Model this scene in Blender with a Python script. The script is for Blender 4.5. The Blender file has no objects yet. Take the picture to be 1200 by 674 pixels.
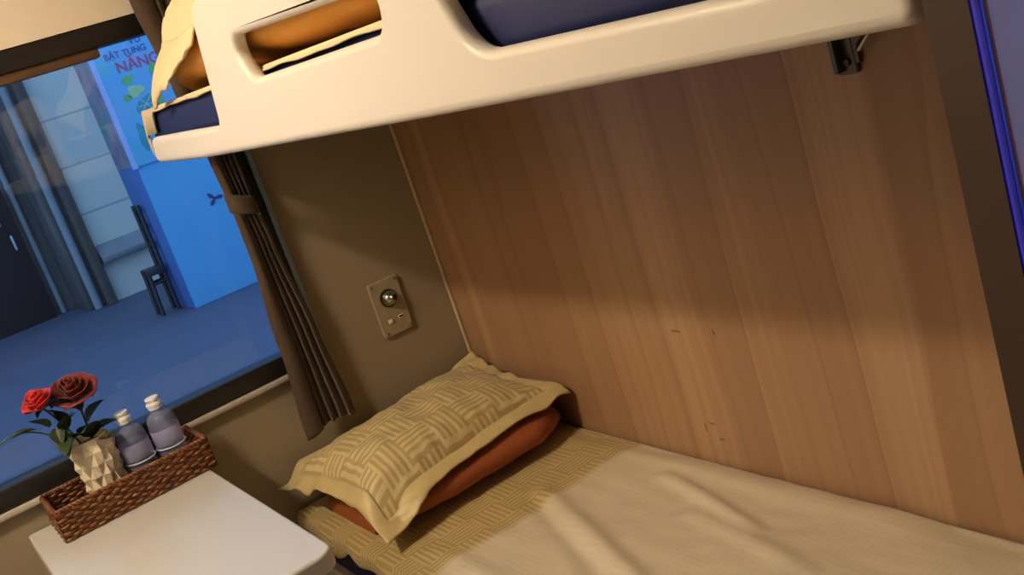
import bpy, bmesh, math, random
from math import sin, cos, pi, radians as R
from mathutils import Vector as V, Matrix, noise

random.seed(7)
SC = bpy.context.scene
COL = SC.collection

# ------------------------------------------------------------------ helpers
def tag(o, label=None, cat=None, group=None, kind=None):
    if label: o['label'] = label
    if cat: o['category'] = cat
    if group: o['group'] = group
    if kind: o['kind'] = kind
    return o

def empty(name, loc, label, cat, group=None):
    o = bpy.data.objects.new(name, None)
    COL.objects.link(o)
    o.location = loc
    o.empty_display_size = .05
    return tag(o, label, cat, group)

def link_mesh(name, me, mat, parent=None, smooth=True):
    o = bpy.data.objects.new(name, me)
    COL.objects.link(o)
    if mat:
        me.materials.clear(); me.materials.append(mat)
    if smooth:
        for p in me.polygons: p.use_smooth = True
    if parent is not None:
        o.parent = parent
        o.matrix_parent_inverse = Matrix.Translation(-V(parent.location)) if parent.type == 'EMPTY' and parent.parent is None else Matrix.Identity(4)
    return o

def origin_to(o, p):
    """move a mesh's origin to the world point p (the shape stays)"""
    p = V(p); cur = o.location.copy()
    o.data.transform(Matrix.Translation(cur - p)); o.location = p

def autosmooth(o, ang=40):
    me = o.data
    bm = bmesh.new(); bm.from_mesh(me)
    for e in bm.edges:
        if len(e.link_faces) == 2 and e.calc_face_angle(0) > R(ang): e.smooth = False
    bm.to_mesh(me); bm.free()
    return o

class MB:
    def __init__(s):
        s.bm = bmesh.new()
        s.uv = s.bm.loops.layers.uv.new('UVMap')
    def box(s, lo, hi, bev=0, seg=2):
        t = bmesh.new()
        bmesh.ops.create_cube(t, size=1)
        lo, hi = V(lo), V(hi); d = hi-lo; c = (lo+hi)/2
        for v in t.verts: v.co = V((v.co.x*d.x, v.co.y*d.y, v.co.z*d.z))+c
        if bev: bmesh.ops.bevel(t, geom=t.edges[:], offset=bev, segments=seg, affect='EDGES', profile=.5)
        s.merge(t); return s
    def merge(s, t, M=None):
        me = bpy.data.meshes.new('tmp'); t.to_mesh(me); t.free()
        if M is not None: me.transform(M)
        s.bm.from_mesh(me); bpy.data.meshes.remove(me)
    def tube(s, pts, r, n=8, cap=True):
        pts = [V(p) for p in pts]; rings = []
        up = V((0, 0, 1))
        prev = None
        for i, p in enumerate(pts):
            d = (pts[min(i+1, len(pts)-1)]-pts[max(i-1, 0)]).normalized()
            if prev is None:
                a = d.cross(up)
                if a.length < 1e-3: a = d.cross(V((1, 0, 0)))
            else:
                a = prev-d*prev.dot(d)
            a.normalize(); prev = a; b = d.cross(a)
            rr = r[i] if isinstance(r, (list, tuple)) else r
            rings.append([s.bm.verts.new(p+(a*cos(2*pi*k/n)+b*sin(2*pi*k/n))*rr) for k in range(n)])
        for i in range(len(rings)-1):
            for k in range(n):
                s.bm.faces.new((rings[i][k], rings[i][(k+1) % n], rings[i+1][(k+1) % n], rings[i+1][k]))
        if cap:
            s.bm.faces.new(rings[0][::-1]); s.bm.faces.new(rings[-1])
        return s
    def lathe(s, prof, c, n=24, M=None, close=False):
        c = V(c); rings = []
        for r, z in prof:
            ring = []
            for k in range(n):
                p = V((r*cos(2*pi*k/n), r*sin(2*pi*k/n), z))
                if M is not None: p = M @ p
                ring.append(s.bm.verts.new(p+c))
            rings.append(ring)
        for i in range(len(rings)-1):
            for k in range(n):
                s.bm.faces.new((rings[i][k], rings[i][(k+1) % n], rings[i+1][(k+1) % n], rings[i+1][k]))
        if close:
            s.bm.faces.new(rings[0][::-1]); s.bm.faces.new(rings[-1])
        return s
    def grid(s, f, nu, nv, uvf=None, keep=None):
        vs = [[s.bm.verts.new(f(i/nu, j/nv)) for j in range(nv+1)] for i in range(nu+1)]
        for i in range(nu):
            for j in range(nv):
                if keep and not keep((i+.5)/nu, (j+.5)/nv): continue
                fc = s.bm.faces.new((vs[i][j], vs[i+1][j], vs[i+1][j+1], vs[i][j+1]))
                if uvf:
                    for lp, (a, b) in zip(fc.loops, ((i, j), (i+1, j), (i+1, j+1), (i, j+1))):
                        lp[s.uv].uv = uvf(a/nu, b/nv)
        return vs
    def prism(s, pts, axis, lo, hi, bev=0):
        """polygon in the two other axes, extruded along axis"""
        t = bmesh.new()
        def mk(p, h):
            return {0: (h, p[0], p[1]), 1: (p[0], h, p[1]), 2: (p[0], p[1], h)}[axis]
        f = t.faces.new([t.verts.new(mk(p, lo)) for p in pts])
        ex = bmesh.ops.extrude_face_region(t, geom=[f])
        dv = V((0, 0, 0)); dv[axis] = hi-lo
        for v in ex['geom']:
            if isinstance(v, bmesh.types.BMVert): v.co += dv
        bmesh.ops.recalc_face_normals(t, faces=t.faces[:])
        if bev:
            es = [e for e in t.edges if e.calc_face_angle(0) > R(50)]
            bmesh.ops.bevel(t, geom=es, offset=bev, segments=2, affect='EDGES', profile=.5)
        s.merge(t); return s
    def build(s, name, mat, parent=None, smooth=True, ang=40, recalc=True):
        loose = [v for v in s.bm.verts if not v.link_faces]
        if loose: bmesh.ops.delete(s.bm, geom=loose, context='VERTS')
        if recalc: bmesh.ops.recalc_face_normals(s.bm, faces=s.bm.faces[:])
        me = bpy.data.meshes.new(name); s.bm.to_mesh(me); s.bm.free()
        o = link_mesh(name, me, mat, parent, smooth)
        if smooth: autosmooth(o, ang)
        return o

def box(name, lo, hi, mat, parent=None, bev=.003):
    return MB().box(lo, hi, bev).build(name, mat, parent)

def fillet(pts):
    """pts: (a,b,r) closed polygon -> rounded outline"""
    out = []; n = len(pts)
    for i, (x, y, r) in enumerate(pts):
        p = V((x, y)); a = V(pts[i-1][:2]); b = V(pts[(i+1) % n][:2])
        if r <= 0: out.append(p); continue
        da = (a-p).normalized(); db = (b-p).normalized()
        ang = da.angle(db); t = min(r/math.tan(ang/2), .49*min((a-p).length, (b-p).length))
        rr = t*math.tan(ang/2)
        c = p+(da+db).normalized()*(rr/sin(ang/2))
        s0 = p+da*t-c; s1 = p+db*t-c
        a0 = math.atan2(s0.y, s0.x); a1 = math.atan2(s1.y, s1.x)
        d = (a1-a0+pi) % (2*pi)-pi
        for k in range(9): out.append(c+V((cos(a0+d*k/8), sin(a0+d*k/8)))*rr)
    return out

def curve_panel(outlines, depth, bev, seg=4):
    """filled 2-D outlines (holes allowed) with thickness and rounded edges; returns mesh in local XY, thickness along Z"""
    cu = bpy.data.curves.new('tmp', 'CURVE'); cu.dimensions = '2D'; cu.fill_mode = 'BOTH'
    for pts in outlines:
        sp = cu.splines.new('POLY'); sp.points.add(len(pts)-1)
        for q, p in zip(sp.points, pts): q.co = (p[0], p[1], 0, 1)
        sp.use_cyclic_u = True
    o = bpy.data.objects.new('tmp', cu); COL.objects.link(o)
    dg = bpy.context.evaluated_depsgraph_get()
    me = bpy.data.meshes.new_from_object(o.evaluated_get(dg))
    bpy.data.objects.remove(o); bpy.data.curves.remove(cu)
    bm = bmesh.new(); bm.from_mesh(me)
    bmesh.ops.remove_doubles(bm, verts=bm.verts[:], dist=1e-6)
    ex = bmesh.ops.extrude_face_region(bm, geom=bm.faces[:])
    for v in bm.verts: v.co.z = -depth/2
    for v in ex['geom']:
        if isinstance(v, bmesh.types.BMVert): v.co.z = depth/2
    bmesh.ops.recalc_face_normals(bm, faces=bm.faces[:])
    es = [e for e in bm.edges if len(e.link_faces) == 2 and e.calc_face_angle(0) > R(60) and abs(e.verts[0].co.z-e.verts[1].co.z) < 1e-6]
    bmesh.ops.bevel(bm, geom=es, offset=bev, segments=seg, affect='EDGES', profile=.5, clamp_overlap=False)
    bm.to_mesh(me); bm.free()
    return me

def text_mesh(s, size, depth=.002):
    cu = bpy.data.curves.new('tmp', 'FONT'); cu.body = s; cu.size = size; cu.extrude = depth; cu.offset = size*.012
    o = bpy.data.objects.new('tmp', cu); COL.objects.link(o)
    dg = bpy.context.evaluated_depsgraph_get()
    me = bpy.data.meshes.new_from_object(o.evaluated_get(dg))
    bpy.data.objects.remove(o); bpy.data.curves.remove(cu)
    return me

def weighted(o):
    md = o.modifiers.new('WeightedNormal', 'WEIGHTED_NORMAL'); md.weight = 100; md.keep_sharp = False
    return o

# ------------------------------------------------------------------ materials
class N:
    def __init__(s, name):
        s.m = bpy.data.materials.new(name); s.m.use_nodes = True
        s.t = s.m.node_tree; s.b = s.t.nodes['Principled BSDF']; s.out = s.t.nodes['Material Output']
    def node(s, ty, **k):
        n = s.t.nodes.new(ty)
        for a, v in k.items():
            if a in n.inputs.keys(): s.put(n.inputs[a], v)
            else: setattr(n, a, v)
        return n
    def put(s, sock, v):
        if isinstance(v, bpy.types.NodeSocket): s.t.links.new(v, sock)
        else: sock.default_value = v
    def math(s, op, a, b=0., c=None):
        n = s.t.nodes.new('ShaderNodeMath'); n.operation = op
        s.put(n.inputs[0], a); s.put(n.inputs[1], b)
        if c is not None: s.put(n.inputs[2], c)
        return n.outputs[0]
    def mix(s, f, a, b):
        n = s.t.nodes.new('ShaderNodeMix'); n.data_type = 'RGBA'
        s.put(n.inputs[0], f); s.put(n.inputs[6], c4(a)); s.put(n.inputs[7], c4(b))
        return n.outputs[2]
    def ramp(s, f, stops):
        n = s.t.nodes.new('ShaderNodeValToRGB'); s.put(n.inputs[0], f)
        e = n.color_ramp.elements
        while len(e) < len(stops): e.new(.5)
        for el, (p, c) in zip(e, stops): el.position = p; el.color = c4(c)
        return n.outputs[0]
    def coord(s, which='Object', scale=(1, 1, 1), loc=(0, 0, 0), rot=(0, 0, 0)):
        tc = s.t.nodes.new('ShaderNodeTexCoord'); mp = s.t.nodes.new('ShaderNodeMapping')
        s.t.links.new(tc.outputs[which], mp.inputs[0])
        mp.inputs['Scale'].default_value = scale; mp.inputs['Location'].default_value = loc; mp.inputs['Rotation'].default_value = rot
        return mp.outputs[0]
    def noise(s, vec, scale, detail=4, rough=.5):
        n = s.node('ShaderNodeTexNoise'); s.put(n.inputs['Vector'], vec)
        n.inputs['Scale'].default_value = scale; n.inputs['Detail'].default_value = detail; n.inputs['Roughness'].default_value = rough
        return n.outputs[0]
    def bump(s, h, strength=.2, dist=.002):
        n = s.node('ShaderNodeBump'); s.put(n.inputs['Height'], h)
        n.inputs['Strength'].default_value = strength; n.inputs['Distance'].default_value = dist
        s.t.links.new(n.outputs[0], s.b.inputs['Normal'])
    def color(s, v): s.put(s.b.inputs['Base Color'], c4(v))
    def set(s, **k):
        for a, v in k.items(): s.put(s.b.inputs[a.replace('_', ' ')], v)

def c4(c):
    if isinstance(c, tuple) and len(c) == 3: return (*c, 1)
    return c

def paint(name, col, rough=.5, var=.08, scale=30, bump=.05, **k):
    n = N(name)
    nz = n.noise(n.coord('Object'), scale, 4)
    n.color(n.mix(nz, tuple(x*(1-var) for x in col), tuple(min(1, x*(1+var)) for x in col)))
    n.set(Roughness=rough, **k)
    if bump: n.bump(nz, bump, .001)
    return n.m

M = {}
M['wall'] = paint('beige wall laminate', (.32, .265, .185), .55, .05, 60)
M['wall_light'] = paint('light cream wall', (.86, .79, .69), .5, .03, 40)
M['ceiling'] = paint('cream ceiling paint', (.72, .68, .6), .6)
M['floor'] = paint('brown floor vinyl', (.30, .25, .20), .45, .2, 8)
M['plastic'] = paint('cream white moulded plastic', (.84, .81, .765), .38, .02, 6, .01)
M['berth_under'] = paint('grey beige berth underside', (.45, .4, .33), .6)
M['black'] = paint('black rubber frame', (.012, .011, .011), .45, .2)
M['brown_strip'] = paint('brown light on frame', (.12, .065, .035), .5, .2)  # light on the frame's underside, put in as a brown strip
M['greyedge'] = paint('grey anodised frame edge', (.24, .38, .52), .4)
M['sill'] = paint('pale sill plastic', (.50, .46, .43), .4)
M['bead'] = paint('tan corner bead', (.62, .5, .32), .4)
M['jamb'] = paint('dark brown jamb laminate', (.05, .028, .021), .5, .15, 12)
M['blue_edge'] = paint('blue reflection on door edge', (.035, .04, .75), .35)  # daylight reflected in the edge trim, put into its blue colour
M['door'] = paint('lavender grey sliding door', (.66, .45, .62), .5)
M['navy'] = paint('navy mattress cover', (.007, .016, .105), .6, .15, 40, .1)
M['shaded'] = paint('rust orange quilt cotton', (.31, .078, .02), .75, .1, 90, .25)  # the upper quilt's orange darkened; the dim light is in the colour
M['orange'] = paint('orange quilt cotton', (.84, .41, .075), .75, .08, 90, .2)
M['table'] = paint('white laminate table top', (.55, .55, .56), .28, .02, 10, .01)
M['metal'] = paint('dark steel bracket', (.13, .125, .12), .4, .2, 20, .02, Metallic=.8)
M['chrome'] = paint('chrome', (.6, .6, .58), .2, .02, 20, 0, Metallic=1.)
M['screw'] = paint('dull screw steel', (.35, .3, .22), .4, .1, 20, 0, Metallic=.8)
M['plate'] = paint('beige socket plate', (.37, .31, .205), .4)
M['lens'] = paint('dark lamp lens', (.03, .03, .025), .2)
M['white_plastic'] = paint('white switch plastic', (.85, .83, .78), .3)
M['leaf'] = paint('dark green rose leaf', (.022, .05, .018), .5, .3, 60)
M['stem'] = paint('green rose stem', (.05, .10, .045), .5, .2, 60)
M['rose_bright'] = paint('bright red petals', (.55, .012, .016), .55, .15, 50, Sheen_Weight=.2)
M['rose_dark'] = paint('dark red petals', (.17, .009, .011), .55, .2, 50, Sheen_Weight=.2)
M['soil'] = paint('dark floral foam', (.02, .03, .015), .9)
M['vase'] = paint('cream ceramic', (.74, .66, .52), .35, .04, 30, .02)
M['cap'] = paint('white bottle cap', (.82, .86, .95), .35)
M['lamp_frame'] = paint('white lamp housing', (.8, .78, .74), .4)
M['chair_wood'] = paint('dark stained chair wood', (.035, .03, .035), .5, .2, 20)
M['booth'] = paint('sky blue booth paint', (.13, .45, .80), .6, .06, 3)
M['booth_base'] = paint('deep blue booth paint', (.10, .20, .50), .6, .06, 3)
M['navy_mark'] = paint('navy blade paint', (.03, .05, .2), .5)
M['pipe'] = paint('pale grey pipe', (.30, .33, .35), .5, .2, 4)
M['pipe_dark'] = paint('rusty brown pipe', (.10, .08, .07), .6, .3, 5)
M['ledge'] = paint('grey concrete ledge', (.28, .30, .32), .8, .3, 6)
M['strip'] = paint('shiny pale plastic strip', (.6, .65, .75), .2)
M['opening_shade'] = paint('painted dark of the opening', (.014, .015, .022), .8)  # near-black colour stands in for the unlit inside of the opening

def weave(name, cell, n, ca, cb, yb=None, plain=None):
    """satin cloth with a basket weave of stripe blocks (UV in metres)"""
    w = N(name)
    tc = w.node('ShaderNodeTexCoord'); sx = w.node('ShaderNodeSeparateXYZ')
    w.t.links.new(tc.outputs['UV'], sx.inputs[0])
    # a little wobble so the weave is not ruled
    u, v = sx.outputs[0], sx.outputs[1]
    uc = w.math('DIVIDE', u, cell); vc = w.math('DIVIDE', v, cell)
    chk = w.math('MODULO', w.math('ADD', w.math('FLOOR', uc), w.math('FLOOR', vc)), 2.)
    chk = w.math('ABSOLUTE', chk)
    sel = w.math('ADD', w.math('MULTIPLY', uc, chk), w.math('MULTIPLY', vc, w.math('SUBTRACT', 1., chk)))
    st = w.math('SINE', w.math('MULTIPLY', sel, 2*pi*n))
    st = w.math('MULTIPLY_ADD', st, 2.2, .5); st = w.math('MINIMUM', w.math('MAXIMUM', st, 0.), 1.)
    col = w.mix(st, ca, cb)
    rough = w.math('MULTIPLY_ADD', st, -.16, .58)
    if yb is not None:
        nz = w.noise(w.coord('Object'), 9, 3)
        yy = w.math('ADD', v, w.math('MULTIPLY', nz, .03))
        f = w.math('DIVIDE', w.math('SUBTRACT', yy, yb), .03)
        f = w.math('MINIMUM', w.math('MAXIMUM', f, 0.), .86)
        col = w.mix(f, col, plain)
    w.color(col); w.put(w.b.inputs['Roughness'], rough)
    w.set(Sheen_Weight=.25, Sheen_Roughness=.4)
    fine = w.noise(w.coord('Object'), 400, 2)
    w.bump(w.math('ADD', w.math('MULTIPLY', fine, .4), w.math('MULTIPLY', st, .3)), .15, .001)
    return w.m
M['pillow'] = weave('gold basket weave satin', .086, 5, (.47, .36, .155), (.64, .54, .30))
M['pillow_rim'] = paint('pale gold satin border', (.60, .48, .235), .45, .12, 25, .3, Sheen_Weight=.2)
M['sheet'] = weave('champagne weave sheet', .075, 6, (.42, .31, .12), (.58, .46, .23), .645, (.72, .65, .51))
M['cream_cloth'] = paint('cream cotton', (.78, .68, .44), .7, .06, 60, .15)

# wood-grain wall panel: upright bands and thin darker streaks
w = N('oak grain laminate')
warp = w.node('ShaderNodeVectorMath'); warp.operation = 'ADD'
wn_ = w.node('ShaderNodeTexNoise'); w.put(wn_.inputs['Vector'], w.coord('Object', (1, 1, .55))); wn_.inputs['Scale'].default_value = 2.2
wv_ = w.node('ShaderNodeVectorMath'); wv_.operation = 'MULTIPLY'; w.put(wv_.inputs[0], wn_.outputs[1]); wv_.inputs[1].default_value = (0, .06, 0)
w.put(warp.inputs[0], w.coord('Object')); w.put(warp.inputs[1], wv_.outputs[0])
def wmap(sc, loc=(0, 0, 0)):
    mp = w.node('ShaderNodeMapping'); w.put(mp.inputs[0], warp.outputs[0]); mp.inputs['Scale'].default_value = sc; mp.inputs['Location'].default_value = loc
    return mp.outputs[0]
# boards of uneven width: a thin reddish line on one side fading into the pale middle of the board
sxyz = w.node('ShaderNodeSeparateXYZ'); w.put(sxyz.inputs[0], warp.outputs[0])
wob = w.noise(wmap((1, 4.5, .10), (0, 5, 0)), 1.6, 2, .5)
bt = w.math('ADD', w.math('MULTIPLY', sxyz.outputs[1], 9.0), w.math('MULTIPLY', wob, 2.6))
fr = w.math('FRACT', bt)
cell = w.node('ShaderNodeTexWhiteNoise', noise_dimensions='1D'); w.put(cell.inputs['W'], w.math('FLOOR', bt))
cell2 = w.node('ShaderNodeTexWhiteNoise', noise_dimensions='1D'); w.put(cell2.inputs['W'], w.math('ADD', w.math('FLOOR', bt), 31.5))
slow = w.noise(wmap((1, 3, .25)), 1.5, 2, .5)
mid = w.noise(wmap((1, 24, .30), (0, 2, 0)), 1.6, 3, .55)
fine = w.noise(wmap((1, 75, 1.6)), 3., 4, .6)
base = w.ramp(cell.outputs[0], [(0, (.29, .163, .086)), (.35, (.40, .243, .136)), (.65, (.485, .308, .182)), (1, (.335, .19, .102))])
edge = w.ramp(fr, [(0, (1, 1, 1)), (.05, (.85, .85, .85)), (.10, (.4, .4, .4)), (.40, (.12, .12, .12)), (.7, (0, 0, 0)), (.985, (.05, .05, .05)), (1, (.6, .6, .6))])
base = w.mix(w.math('MULTIPLY', edge, w.math('MULTIPLY_ADD', cell2.outputs[0], .60, .30)), base, (.22, .095, .05))
base = w.mix(w.math('MULTIPLY', w.ramp(mid, [(.4, (0, 0, 0)), (.62, (1, 1, 1))]), .48), base, (.29, .15, .08))
base = w.mix(w.math('MULTIPLY', slow, .35), base, (.47, .305, .187))
base = w.mix(w.math('MULTIPLY', fine, .13), base, (.27, .14, .07))
# small scuffs in the laminate
sep = w.node('ShaderNodeSeparateXYZ'); w.put(sep.inputs[0], w.coord('Object'))
scf = None
for (y, z, ry, rz) in ((-.857, .737, .016, .003), (-.963, .743, .004, .007), (-.862, .527, .003, .013), (-.90, .508, .010, .003), (-.884, .54, .012, .0025)):
    a = w.math('DIVIDE', w.math('SUBTRACT', sep.outputs[1], y), ry); b = w.math('DIVIDE', w.math('SUBTRACT', sep.outputs[2], z), rz)
    d = w.math('LESS_THAN', w.math('ADD', w.math('ADD', w.math('MULTIPLY', a, a), w.math('MULTIPLY', b, b)), w.math('MULTIPLY', w.noise(w.coord('Object'), 180, 2), 1.2)), 1.25)
    scf = d if scf is None else w.math('MAXIMUM', scf, d)
base = w.mix(w.math('MULTIPLY', scf, .65), base, (.07, .03, .02))
w.color(base); w.set(Roughness=.42); w.bump(fine, .04, .001)
M['wood'] = w.m

# curtain cloth
w = N('brown curtain cloth')
nz = w.noise(w.coord('Object', (1, 1, .3)), 160, 3)
w.color(w.mix(nz, (.047, .028, .018), (.088, .054, .034))); w.set(Roughness=.75, Sheen_Weight=.3); w.bump(nz, .15, .001)
M['curtain'] = w.m

# wicker
w = N('brown rattan')
nz = w.noise(w.coord('Object', (1, 1, 1)), 120, 3)
w.color(w.ramp(nz, [(.3, (.075, .022, .008)), (.55, (.20, .07, .022)), (.75, (.33, .135, .045))])); w.set(Roughness=.38)
M['wicker'] = w.m
w = N('dark rattan'); nz = w.noise(w.coord('Object'), 120, 3)
w.color(w.mix(nz, (.02, .009, .004), (.07, .028, .012))); w.set(Roughness=.5)
M['wicker_dark'] = w.m

# window glass: clear with a fresnel mirror
def glass(name, tint, ior=1.45, rough=.0):
    g = N(name); g.t.nodes.remove(g.b)
    tr = g.node('ShaderNodeBsdfTransparent'); tr.inputs[0].default_value = c4(tint)
    gl = g.node('ShaderNodeBsdfGlossy'); gl.inputs['Roughness'].default_value = rough
    fr = g.node('ShaderNodeFresnel'); fr.inputs[0].default_value = ior
    mx = g.node('ShaderNodeMixShader')
    for a, b in ((fr.outputs[0], 0), (tr.outputs[0], 1), (gl.outputs[0], 2)): g.t.links.new(a, mx.inputs[b])
    g.t.links.new(mx.outputs[0], g.out.inputs[0])
    return g.m
M['pane'] = glass('window glass', (.93, .96, .97))
M['bottle'] = paint('clear bottle plastic with water', (.42, .48, .80), .08, .02, 20, 0, Alpha=.28, Specular_IOR_Level=.9)
M['ring'] = paint('pale painted bottle highlight', (.70, .78, .98), .12, .02, 20, 0, Alpha=.75)  # bright highlight round the bottle, painted as a pale ring
w = N('translucent violet label'); w.color((.50, .52, .85)); w.set(Roughness=.25, Alpha=.5); M['label'] = w.m

# lamp
w = N('lamp diffuser'); w.color((.9, .88, .8))
w.set(Emission_Color=(1, .79, .53, 1), Emission_Strength=272.)
M['diffuser'] = w.m

# platform wall: pale rendered blocks
w = N('pale blue-white block wall')
sx = w.node('ShaderNodeSeparateXYZ'); w.put(sx.inputs[0], w.coord('Object'))
fz = w.math('FRACT', w.math('DIVIDE', w.math('ADD', sx.outputs[2], .35), .53))
jt = w.math('LESS_THAN', fz, .045)
st = w.noise(w.coord('Object', (1, 1, .5)), 2.2, 5)
lo = w.math('MULTIPLY', w.math('SUBTRACT', .55, sx.outputs[2]), .5)
c = w.mix(w.math('MULTIPLY', st, .5), (.84, .82, .70), (.62, .64, .58))
c = w.mix(w.math('MULTIPLY', jt, .5), c, (.20, .25, .30))
w.color(c); w.set(Roughness=.85); M['blockwall'] = w.m
w = N('grey stained render'); nz = w.noise(w.coord('Object', (3, 1, .35)), 1.4, 5)
w.color(w.ramp(nz, [(.3, (.07, .065, .065)), (.55, (.17, .155, .15)), (.75, (.30, .28, .26))])); w.set(Roughness=.85); M['oldwall'] = w.m
w = N('platform paving'); nz = w.noise(w.coord('Object'), 1.3, 6, .6)
w.color(w.mix(nz, (.07, .085, .14), (.115, .13, .20))); w.set(Roughness=.7); M['paving'] = w.m

# printed banner ground: blue with soft green and violet blotches
def print_mat(name, base, blobs, scale):
    w = N(name)
    nz = w.node('ShaderNodeTexVoronoi'); w.put(nz.inputs['Vector'], w.coord('Object')); nz.inputs['Scale'].default_value = scale
    col = None
    n1 = w.noise(w.coord('Object', (1, 1, 1), (3, 1, 7)), scale, 3, .55); n2 = w.noise(w.coord('Object', (1, 1, 1), (9, 4, 1)), scale*.7, 3, .55)
    col = w.mix(w.ramp(n1, [(.5, (0, 0, 0)), (.68, (1, 1, 1))]), base, blobs[0])
    col = w.mix(w.ramp(n2, [(.52, (0, 0, 0)), (.7, (1, 1, 1))]), col, blobs[1])
    w.color(col); w.set(Roughness=.55)
    return w.m
M['banner'] = print_mat('printed blue banner', (.17, .50, .86), ((.12, .55, .72), (.30, .46, .86)), 3.)
M['banner_side'] = print_mat('mottled violet banner print', (.36, .36, .46), ((.36, .16, .24), (.12, .36, .36)), 4.2)
M['banner_edge'] = paint('pale blue banner edge', (.42, .56, .95), .5, .05, 3)
M['print_red'] = paint('dull red print', (.50, .10, .20), .6)
M['print_navy'] = paint('navy print', (.07, .13, .42), .6)
M['print_green'] = paint('leaf green print', (.16, .50, .20), .6, .4, 8)
M['print_lime'] = paint('lime print', (.42, .70, .36), .6, .3, 8)
M['print_teal'] = paint('dark teal print', (.05, .32, .42), .6, .3, 8)
M['print_line'] = paint('pale line print', (.35, .75, .68), .6)

def struct(o, label=None, cat=None): return tag(o, label, cat, kind='structure')

# ------------------------------------------------------------------ room shell
YD = -1.972            # cabin side of the door partition
H = 2.35
XL = -1.95
struct(box('floor', (XL, -2.86, -.05), (1.2, .06, 0), M['floor']), 'brown vinyl cabin floor', 'floor')
struct(box('ceiling', (XL, -2.86, H), (1.2, .06, H+.04), M['ceiling']), 'cream cabin ceiling', 'ceiling')
WX0, WX1, WZ0, WZ1 = -1.53, -.39, .775, 1.643
m = MB()
m.box((XL, 0, 0), (WX0, .06, H)).box((WX1, 0, 0), (.03, .06, H)).box((WX0, 0, 0), (WX1, .06, WZ0)).box((WX0, 0, WZ1), (WX1, .06, H))
struct(m.build('wall_back', M['wall']), 'beige wall around the window at the head of the berths', 'wall')
struct(box('trim_3', (XL+.001, -.011, 1.6485), (-.010, -.0005, H-.001), M['wall_light'], bev=0), 'cream upper panel of the wall above the window', 'trim')  # upper wall set in a lighter cream than the beige below
struct(box('wall_right', (0, YD, 0), (.03, 0, H), M['wood'], bev=0), 'wood grain wall panel along the right-hand berths', 'wall')
struct(box('wall_left', (XL-.03, -2.86, 0), (XL, .06, H), M['wall_light'], bev=0), 'cream wall on the opposite side of the cabin', 'wall')  # unseen wall, made light cream to bounce fill light
m = MB()
m.box((-.62, -2.002, 0), (1.2, YD, H), 0).box((XL, -2.002, 0), (-1.5, YD, H), 0).box((-1.5, -2.002, 2.05), (-.62, YD, H), 0)
struct(m.build('wall_front', M['jamb']), 'dark brown partition around the cabin doorway', 'wall')
m = MB()
m.box((XL, -2.86, 0), (-.35, -2.8, H)).box((.75, -2.86, 0), (1.2, -2.8, H)).box((-.35, -2.86, 0), (.75, -2.8, .85)).box((-.35, -2.86, 1.9), (.75, -2.8, H))
struct(m.build('wall_corridor', M['wall']), 'corridor wall behind the viewpoint', 'wall')
struct(box('wall_corridor_end', (1.2, -2.86, 0), (1.23, YD, H), M['wall'], bev=0), 'corridor end wall', 'wall')

# sliding door parked on the corridor side of the partition
d = MB().box((-.6165, -2.012, .02), (.45, -2.003, 2.08), .003).build('door_1', M['door'])
struct(d, 'lavender grey sliding door beside the dark brown jamb', 'door')
e = MB().box((-.6205, -2.0095, .02), (-.6170, -2.0025, 2.08), .003).build('edge_reflection', M['blue_edge'], d); e['label'] = 'edge strip of the sliding door, coloured with its blue reflection'

# window
wn = bpy.data.objects.new('window_1', None); COL.objects.link(wn); wn.location = (-.96, 0, WZ0)
struct(wn, 'wide cabin window in a black rubber frame looking on to the platform', 'window')
def ring(m, x0, x1, z0, z1, t, y0, y1, bev=.006):
    m.box((x0, y0, z0), (x1, y1, z0+t), bev).box((x0, y0, z1-t), (x1, y1, z1), bev)
    m.box((x0, y0, z0+t*.5), (x0+t, y1, z1-t*.5), bev).box((x1-t, y0, z0+t*.5), (x1, y1, z1-t*.5), bev)
m = MB(); ring(m, WX0-.012, WX1+.005, .771, 1.648, .046, -.012, .055)
m.build('window_frame', M['black'], wn)
MB().box((WX0+.02, .030, .80), (WX1-.02, .035, 1.62)).build('pane', M['pane'], wn, smooth=False)
MB().box((WX1+.006, -.014, .79), (WX1+.019, .001, 1.66), .003).build('frame_edge', M['greyedge'], wn)
MB().box((WX0-.02, -.018, .757), (WX1+.0, .001, .771), .004).build('sill', M['sill'], wn)
MB().box((WX0+.03, -.004, 1.582), (-.60, .028, 1.604), .004).build('frame_lit_strip', M['brown_strip'], wn)
struct(box('trim_1', (-.009, -.009, .3), (-.0005, -.0005, 1.66), M['bead'], bev=.003), 'thin tan bead in the corner between window wall and wood panel', 'trim')

# ceiling lamp (above the picture): the cabin's warm light
L = empty('ceiling_lamp', (-1.70, -.85, H), 'warm ceiling lamp on the far side of the cabin ceiling', 'lamp')
m = MB(); 
ly0, ly1 = -.98, -.66
m.box((-1.77, ly0, H-.035), (-1.63, ly1, H-.001), .006)
m.build('lamp_housing', M['lamp_frame'], L)
MB().box((-1.755, ly0+.015, H-.045), (-1.645, ly1-.015, H-.036), .002).build('diffuser', M['diffuser'], L)

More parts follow.
